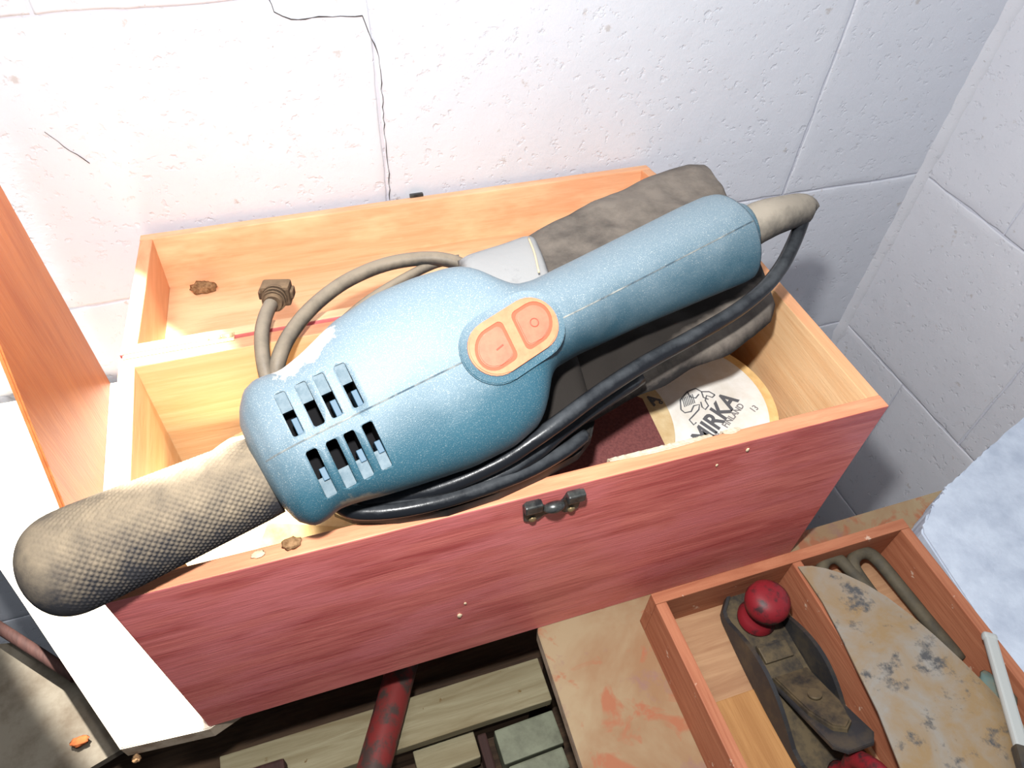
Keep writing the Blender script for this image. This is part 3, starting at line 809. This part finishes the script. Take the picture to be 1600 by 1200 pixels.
def handle_shade(o, vlo, vhi):
    # handle's shadow painted into the base colour as a dark band
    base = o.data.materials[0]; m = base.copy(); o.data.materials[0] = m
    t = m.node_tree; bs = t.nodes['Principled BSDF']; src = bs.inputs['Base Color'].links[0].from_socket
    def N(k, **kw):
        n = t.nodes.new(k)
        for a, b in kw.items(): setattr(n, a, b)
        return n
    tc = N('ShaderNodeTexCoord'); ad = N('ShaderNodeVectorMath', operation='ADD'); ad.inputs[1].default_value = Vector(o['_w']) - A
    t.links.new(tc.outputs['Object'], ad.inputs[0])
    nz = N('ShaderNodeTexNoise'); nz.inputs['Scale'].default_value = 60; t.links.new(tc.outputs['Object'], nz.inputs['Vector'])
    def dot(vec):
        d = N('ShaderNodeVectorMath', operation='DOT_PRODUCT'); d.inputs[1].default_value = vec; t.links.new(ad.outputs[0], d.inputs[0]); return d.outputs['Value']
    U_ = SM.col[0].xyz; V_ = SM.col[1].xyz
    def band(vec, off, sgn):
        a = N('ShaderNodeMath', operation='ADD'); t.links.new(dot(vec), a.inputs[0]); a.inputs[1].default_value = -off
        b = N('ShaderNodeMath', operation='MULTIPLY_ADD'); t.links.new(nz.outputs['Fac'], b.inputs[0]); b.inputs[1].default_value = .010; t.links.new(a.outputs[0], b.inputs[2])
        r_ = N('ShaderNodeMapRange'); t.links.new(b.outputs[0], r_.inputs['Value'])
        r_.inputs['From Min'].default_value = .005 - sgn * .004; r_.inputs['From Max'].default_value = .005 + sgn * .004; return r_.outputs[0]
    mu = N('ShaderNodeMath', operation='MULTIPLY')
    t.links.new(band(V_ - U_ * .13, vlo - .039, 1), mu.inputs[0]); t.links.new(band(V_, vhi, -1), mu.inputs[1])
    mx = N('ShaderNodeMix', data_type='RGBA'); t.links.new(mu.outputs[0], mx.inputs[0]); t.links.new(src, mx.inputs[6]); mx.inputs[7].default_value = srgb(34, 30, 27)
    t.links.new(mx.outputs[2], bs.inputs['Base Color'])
def lerp3(P, s):
    s *= len(P) - 1; i = min(int(s), len(P) - 2); return P[i].lerp(P[i + 1], s - i)
BZ = .272
bup = [at(u, v, z=z) for u, v, z in ((815, 374, .276), (860, 352, .275), (900, 332, .274), (950, 308, .274), (1000, 287, .273), (1040, 270, .272), (1070, 262, .271), (1096, 262, .270), (1112, 284, .268))]
blo = [at(u, v, z=z) for u, v, z in ((880, 676, .258), (930, 655, .259), (1000, 618, .260), (1050, 594, .261), (1100, 570, .262), (1145, 548, .263), (1180, 528, .264), (1203, 502, .265), (1210, 475, .266))]
bag = pillow('dust_bag', (bup, blo), BZ, .021, M_BAG, sander, seed=2); bag['label'] = 'flat dusty black cloth dust bag'; handle_shade(bag, -.055, .045)
nup = [at(u, v, z=.280) for u, v in ((715, 408), (735, 400), (775, 388), (815, 374), (835, 372))]
nlo = [at(u, v, z=.268) for u, v in ((800, 700), (850, 690), (880, 676), (905, 664), (930, 654))]
neck = pillow('bag_neck', (nup, nlo), .275, .020, M_NECK, sander, 30, 30, .0005, 5); handle_shade(neck, -.3, .045)  # same painted shade darkens the near side of the neck
tube('bag_seam', [at(u, v, z=z) for u, v, z in ((826, 372, .296), (835, 395, .300), (842, 425, .304))], .0009, (M_WHITEFUZZ,), bag)

# black rubber sanding pad under the motor
pad = [at(u, v, z=.256) for u, v in ((520, 795), (548, 806), (620, 806), (700, 794), (780, 768), (850, 736), (905, 706), (925, 680), (930, 655), (880, 620), (700, 560), (560, 640))]
prism('sanding_pad', [(p.x, p.y) for p in pad], .2458, .2560, (M_PAD,), sander, None, .002)

# power cord: out of the boot, back along the tool, under the nose and round behind
r_c = .0060
c1 = [at(u, v, z=z) for u, v, z in ((1256, 333, .345), (1251, 352, .338), (1238, 384, .328), (1220, 418, .320), (1192, 452, .314), (1150, 486, .310), (1090, 522, .308), (1000, 572, .306), (930, 618, .303), (880, 655, .298), (830, 690, .290), (780, 722, .280), (700, 757, .270), (620, 778, .2635), (560, 790, .262))]
tube('power_cord', c1, r_c, (M_CORDC,), sander, seg=16)
c1b = [at(u, v, z=z) for u, v, z in ((1000, 590, .286), (930, 636, .282), (880, 672, .276), (830, 712, .270), (760, 752, .262), (690, 778, .2615), (620, 794, .2615), (560, 798, .2615), (520, 786, .2615))]
tube('power_cord', c1b, r_c, (M_CORDC,), sander, seg=14)
c2 = [at(u, v, z=z) for u, v, z in ((915, 680, .262), (880, 706, .262), (820, 738, .262), (740, 768, .262), (660, 790, .2625), (590, 800, .2625), (540, 796, .262), (510, 770, .256))]
tube('power_cord', c2, .0056, (M_CORDC,), sander, seg=14)
c3 = [at(u, v, z=z) for u, v, z in ((480, 700, .225), (446, 640, .235), (432, 596, .250), (436, 560, .262), (455, 520, .266), (490, 478, .269), (540, 440, .272), (600, 414, .274), (660, 404, .274), (705, 408, .272), (745, 425, .262))]
tube('power_cord', c3, .0064, (M_CORD,), sander, seg=16)
c4 = [at(u, v, z=z) for u, v, z in ((718, 405, .270), (680, 412, .268), (630, 436, .266), (570, 474, .262), (510, 528, .258), (470, 580, .256), (450, 620, .25))]
tube('power_cord', c4, .0045, (M_CORD,), sander, seg=14)
c5 = [at(u, v, z=z) for u, v, z in ((470, 690, .225), (436, 640, .236), (420, 600, .250), (411, 560, .262), (409, 525, .268), (414, 497, .268), (424, 474, .266), (432, 462, .264))]
tube('power_cord', c5, .0060, (M_CORD,), sander, seg=16)
# plug
q0 = at(428, 470, z=.2655); q1 = at(440, 437, z=.257)
F = frame_of(q0, q1); PM = Matrix.Translation(q0) @ F.to_4x4()
b = bmesh.new(); add_tube(b, [PM @ Vector((x, 0, 0)) for x in (-.006, -.002, .002)], lambda s: .0075 + .002 * s, 16, 3)
for k in range(3): add_tube(b, [PM @ Vector((-.002 + k * .004, 0, 0)), PM @ Vector((0.0005 + k * .004, 0, 0))], .0098 + k * .0008, 18, 0)
add_box(b, (.006, -.0125, -.0095), (.024, .0125, .0095), .003, 0, PM)
add_box(b, (.009, -.0150, -.004), (.021, .0150, .004), .0015, 0, PM)
plug = bm_obj('plug', b, sander, (M_PLUG,)); plug['label'] = 'dusty brown plug at the end of the cord'
b = bmesh.new()
for sy in (-.006, .006): add_tube(b, [PM @ Vector((.022, sy, 0)), PM @ Vector((.038, sy, -.002))], .0022, 10, 0)
bm_obj('plug_pin', b, plug, (M_BRASS,))

# ================================================================== TOOL TRAY
TT = .011; TZ = .060; tx0, tx1, ty0, ty1 = .4085, .698, -.36, -.0225
tray = thing('tool_tray', 'open red-brown wooden tool tray with one divider in front of the red box', 'tray', ((tx0 + tx1) / 2, (ty0 + ty1) / 2, 0))
box('back_rail', (tx0, ty1 - TT, 0), (tx1, ty1, TZ), (W_TRAYX,), tray, .001)
box('front_rail', (tx0, ty0, 0), (tx1, ty0 + TT, TZ), (W_TRAYX,), tray, .001)
box('side_rail', (tx0, ty0 + TT, 0), (tx0 + TT, ty1 - TT, TZ - .0002), (W_TRAY,), tray, .001)
box('side_rail', (tx1 - TT, ty0 + TT, 0), (tx1, ty1 - TT, TZ - .0002), (W_TRAY,), tray, .001)
box('divider', (.5570, ty0 + TT, .006), (.5670, ty1 - TT, TZ - .0005), (W_TRAY,), tray, .001)
box('tray_floor', (tx0 + TT, ty0 + TT, .001), (tx1 - TT, ty1 - TT, .006), (W_TRAYFLOOR,), tray, 0)
tag(box('wooden_board', (tx0 + TT + .001, ty0 + TT + .002, .006), (.5490, -.118, .014), (W_TRAYSLAT,), None, .001), 'honey-coloured wooden slat on the tray floor beneath the hand plane', 'slat')

# hand plane with a red knob
M_IRON = plain('blackened_iron', srgb(52, 52, 54), .45, .4, .3, c2=srgb(80, 72, 60), scale=40, lo=.45, hi=.7)
M_IRON2 = plain('grimy_brass_brown_iron', srgb(92, 80, 60), .6, .3, .2, c2=srgb(52, 48, 44), scale=60)
M_REDP = plain('chipped_dark_red_paint', srgb(116, 26, 34), .5, .3, c2=srgb(56, 30, 32), scale=60, lo=.5, hi=.62)
h0 = at(1160, 915, z=.034); h1 = at(1322, 1205, z=.034)
PF = frame_of(h0, h1); HP = Matrix.Translation((h0.x, h0.y, .0145)) @ PF.to_4x4()
plane = thing('hand_plane', 'black iron hand plane with a round dark red front knob in the tray', 'hand plane', (h0.x, h0.y, .014))
b = bmesh.new(); PLn = .215; PWd = .0275
sole = [(0.0, -.012), (.006, -.019), (.016, -PWd), (PLn - .01, -PWd), (PLn, -.018), (PLn, .018), (PLn - .01, PWd), (.016, PWd), (.006, .019), (0, .012)]
add_prism(b, sole, 0, .005, HP, 0, .0012)
bm_obj('sole', b, plane, (M_IRON2,))
def cheek(sy):
    b = bmesh.new(); t = .004; n = 30; last = None
    for i in range(n + 1):
        s = i / n; x = .002 + (PLn - .02) * s
        hgt = .009 + .026 * max(0, math.sin(math.pi * min(1, max(0, (s - .12) / .62)))) ** 1.0 + .004 * (s > .8)
        yy = PWd * min(1, .55 + 6 * s) if s < .1 else PWd
        yy += .004 * math.sin(math.pi * s)
        cur = [b.verts.new(HP @ Vector((x, sy * (yy - t), .004))), b.verts.new(HP @ Vector((x, sy * (yy - t), hgt))), b.verts.new(HP @ Vector((x, sy * yy, hgt))), b.verts.new(HP @ Vector((x, sy * (yy + .001), .001)))]
        if last:
            for k in range(4): b.faces.new((last[k], last[(k + 1) % 4], cur[(k + 1) % 4], cur[k])).smooth = False
        else: b.faces.new(cur)
        last = cur
    b.faces.new(last)
    bm_obj('cheek', b, plane, (M_IRON,))
cheek(-1); cheek(1)
kn = HP @ Matrix.Translation((.030, .002, .005)) @ Matrix.Scale(1.08, 4)
lathe('knob', [(.0001, 0), (.0165, 0), (.0172, .004), (.0140, .009), (.0095, .014), (.0090, .018), (.0130, .022), (.0180, .028), (.0195, .035), (.0180, .042), (.0130, .047), (.0060, .0488), (.0001, .049)], (M_REDP,), plane, kn, 40)
b = bmesh.new(); add_prism(b, [(.055, -.013), (.080, -.019), (.090, -.019), (.090, .019), (.080, .019), (.055, .013)], .006, .011, HP, 0, .001)
add_box(b, (.058, -.015, .010), (.074, .015, .0145), .001, 0, HP)
bm_obj('toe_rib', b, plane, (M_IRON2,))
b = bmesh.new(); CM = HP @ Matrix.Translation((.088, 0, .010)) @ Matrix.Rotation(math.radians(-32), 4, 'Y')
add_prism(b, [(0, -.020), (.085, -.020), (.094, -.012), (.094, .012), (.085, .020), (0, .020)], 0, .003, CM, 0, .0006)
bm_obj('blade', b, plane, (M_IRON,))
b = bmesh.new()
add_prism(b, [(.004, -.018), (.05, -.016), (.072, -.009), (.078, 0), (.072, .009), (.05, .016), (.004, .018)], .003, .008, CM, 0, .0015)
add_tube(b, [CM @ Vector((.038, 0, .008)), CM @ Vector((.038, 0, .011))], .006, 18, 0)
bm_obj('lever_cap', b, plane, (M_IRON2,))
b = bmesh.new(); add_tube(b, [HP @ Vector(p) for p in ((.172, 0, .006), (.176, 0, .022), (.170, 0, .042), (.182, 0, .060), (.194, 0, .064))], lambda s: .0105 - .003 * math.sin(math.pi * s), 16, 5)
bm_obj('rear_handle', b, plane, (M_REDP,), True)

# two looped dusty hoses in the right compartment
M_HOSE = plain('olive_dusty_rubber', srgb(88, 80, 64), .7, .25, c2=srgb(66, 62, 54), scale=40)
tag(tube('looped_hose', [at(u, v, z=z) for u, v, z in ((1402, 1040, .020), (1340, 970, .026), (1302, 922, .030), (1285, 893, .034), (1290, 876, .036), (1305, 872, .036), (1322, 884, .034), (1360, 926, .030), (1420, 990, .022), (1480, 1060, .016))], .0062, (M_HOSE,), seg=14), 'looped olive-brown rubber hose nearer the divider in the tray', 'hose', 'looped hoses in the tray')
tag(tube('looped_hose', [at(u, v, z=z) for u, v, z in ((1450, 1040, .019), (1390, 965, .026), (1350, 912, .030), (1333, 884, .034), (1338, 868, .036), (1354, 864, .036), (1372, 876, .034), (1412, 924, .030), (1456, 978, .024), (1500, 1030, .016))], .0066, (M_HOSE,), seg=14), 'looped olive-brown rubber hose nearer the right rail of the tray', 'hose', 'looped hoses in the tray')

# dirty steel blade resting over the tray
def steel():
    m = NT('dirty_steel', .45, .5, .35)
    a = m.noise(m.mapped(), 18, 6, .65, .4); b = m.noise(m.mapped(loc=(4, 4, 1)), 38, 5, .7)
    c = m.mix(thr(m, a, .36, .60), srgb(150, 146, 138), srgb(150, 126, 92))
    c = m.mix(thr(m, b, .56, .66), c, srgb(84, 84, 84))
    m.color(c).bump(b, .0004); return m.m
M_STEEL = steel()
zb = lambda v: .0635 + max(0, (v - 880)) * .00009
edge = [(1247, 885), (1268, 884), (1290, 888), (1320, 897), (1352, 912), (1385, 932), (1425, 962), (1462, 994), (1505, 1034), (1545, 1074), (1590, 1122), (1640, 1180), (1700, 1260), (1430, 1262), (1405, 1195), (1372, 1112), (1340, 1048), (1312, 990), (1285, 940), (1262, 906)]
b = bmesh.new(); P = [at(u, v, z=zb(v)) for u, v in edge]
ta = [b.verts.new(p) for p in P]; tb = [b.verts.new(p - Vector((0, 0, .0014))) for p in P]
b.faces.new(ta); b.faces.new(tb[::-1]); n = len(P)
for i in range(n): b.faces.new((ta[i], ta[(i + 1) % n], tb[(i + 1) % n], tb[i]))
tag(bm_obj('steel_blade', b, None, (M_STEEL,)), 'dirty curved steel saw blade resting over the tray divider', 'blade')
# pale stick on the blade
sa = at(1545, 992, z=.082); sb = at(1597, 1172, z=.098)
F = Matrix.Translation(sa) @ frame_of(sa, sb).to_4x4(); Ls = (sb - sa).length
b = bmesh.new(); add_box(b, (0, -.0052, -.003), (Ls, .0052, .003), .0022, 0, F); add_box(b, (-.001, -.0060, -.0034), (.006, .0060, .0034), .0025, 0, F)
stk = bm_obj('plastic_bar', b, None, (plain('off_white_plastic', srgb(168, 172, 170), .6, .2),)); tag(stk, 'slim off-white bar lying over the steel blade', 'bar')
b = bmesh.new(); add_box(b, (Ls - .002, -.0065, -.0045), (Ls + .05, .0065, .0045), .002, 0, F); bm_obj('dark_end', b, stk, (M_IRON,))
# teal rag edge by the stick
tag(blob('teal_scrap', at(1556, 1082, z=.040), .014, (plain('grey_teal_cloth', srgb(96, 116, 112), .9, .1, c2=srgb(120, 110, 90), scale=60),), squash=(1.0, 1.3, .7), seed=11), 'small grey-teal scrap beneath the off-white bar', 'cloth')

# white fibrous slab at the right
M_SLAB = plain('white_fibrous_board', srgb(188, 198, 212), .85, .1, c2=srgb(166, 176, 192), scale=22, bump=.002)
q = [at(1440, 832, z=.05), at(1452, 800, z=.05), at(1470, 774, z=.05), at(1484, 757, z=.05), at(1540, 706, z=.05), at(1600, 652, z=.05)]
poly = [(p.x, p.y) for p in q]
rag = []
for a, c in zip(poly, poly[1:]):
    for k in range(6):
        t_ = k / 6; rag.append((a[0] + (c[0] - a[0]) * t_ + random.uniform(-.0018, .0018), a[1] + (c[1] - a[1]) * t_ + random.uniform(-.0018, .0018)))
rag += [poly[-1], (1.09, .10), (1.09, -.42), (.7035, -.42), (.7030, -.15)]
prism_o = prism('white_slab', rag, .0003, .050, (M_SLAB,), None, None, .002)
tag(prism_o, 'thick white fibrous slab between the tray and the right wall', 'slab')

# ================================================================== THINGS BELOW ON THE SHELF
b = bmesh.new(); add_box(b, (-.02, -.034, -.135), (.322, .0135, -.118), .0015)
tag(bm_obj('cream_plank', b, None, (W_CREAM,)), 'worn cream plank below the red front, crossed by the red pipe', 'plank')
tag(box('wooden_batten', (.04, -.030, SZ), (.30, .012, -.135), (W_DARK,), None, .001), 'dark batten that carries the cream plank', 'batten')
a1_ = at(616, 1085, z=-.098); a2_ = at(580, 1215, z=-.092)
dd = (a2_ - a1_).normalized(); a1_ = a1_ - dd * .04
M_REDPIPE = plain('flaking_red_paint', srgb(116, 42, 40), .5, .3, c2=srgb(66, 52, 48), scale=50, lo=.46, hi=.58)
b = bmesh.new(); add_tube(b, [a1_, a1_.lerp(a2_, .5), a2_, a2_ + dd * .06], .0165, 24, 4)
pipe = bm_obj('red_pipe', b, None, (M_REDPIPE,)); tag(pipe, 'flaking red metal pipe lying across the cream plank', 'pipe')
tag(box('brown_block', (at(372, 1165, z=-.10).x, -.075, SZ), (at(440, 1150, z=-.10).x, -.012, -.10), (W_BROWN,), None, .003), 'dark brown wooden block below the left end of the box front', 'block')
M_GG = plain('grey_green_metal', srgb(124, 128, 108), .6, .3, c2=srgb(96, 98, 82), scale=30)
def bar_at(u0, v0, u1, v1, z, w, h, mat, name, label, cat, bev=.002):
    p, q = at(u0, v0, z=z), at(u1, v1, z=z); F = Matrix.Translation(p) @ frame_of(p, q).to_4x4()
    b = bmesh.new(); add_box(b, (0, -w / 2, -h), ((q - p).length, w / 2, 0), bev, 0, F)
    return tag(bm_obj(name, b, None, (mat,)), label, cat)
bar_at(780, 1168, 872, 1134, -.15, .036, .03, M_GG, 'grey_green_tin', 'grey-green metal bar, upper of the two left of the plywood', 'bar')
bar_at(800, 1215, 885, 1182, -.15, .022, .03, M_GG, 'grey_green_tin', 'grey-green metal bar, lower of the two left of the plywood', 'bar')
bar_at(650, 1196, 745, 1160, -.15, .030, .03, W_CREAM, 'beige_block', 'beige block just right of the red pipe, below the cream plank', 'block')
bar_at(752, 1146, 775, 1225, -.142, .010, .03, W_BROWN, 'brown_rod', 'thin dark brown rod between beige block and grey-green bars', 'rod')
# left foreground
lb_ = [at(u, v, z=-.12) for u, v in ((-40, 1010), (20, 1004), (150, 1062), (250, 1118), (200, 1165), (90, 1230), (-60, 1230))]
b = bmesh.new(); add_prism(b, [(p.x, p.y) for p in lb_], -.130, -.120)
tag(bm_obj('pale_board', b, None, (W_GRIMY,)), 'pale grimy board at the lower left, below the sunlit board', 'board')
tag(box('wooden_batten', (-.30, .06, SZ), (-.20, .12, -.130), (W_DARK,), None, .001), 'dark batten under the pale board at the lower left', 'batten')
ra, rb = at(-30, 962, z=-.09), at(118, 1058, z=-.09)
tag(tube('brown_rod', [ra, ra.lerp(rb, .5), rb], .006, (W_BROWN,), seg=14), 'thin dark brown rod lying over the pale board at the lower left', 'rod')
tag(blob('rust_flake', at(124, 1158, z=-.112), .006, (plain('orange_rust', srgb(150, 84, 48), .9, .1, c2=srgb(140, 70, 40), scale=120),), squash=(1.5, .8, .5), seed=14), 'orange rust flake on the pale board at the lower left', 'rust')
tag(blob('dirt_clump', at(213, 1185, z=-.02), .0035, (M_CLAY,), seed=17), 'small crumb stuck on the front edge of the sunlit board', 'dirt')
for o in bpy.data.objects:
    if '_w' in o: del o['_w']
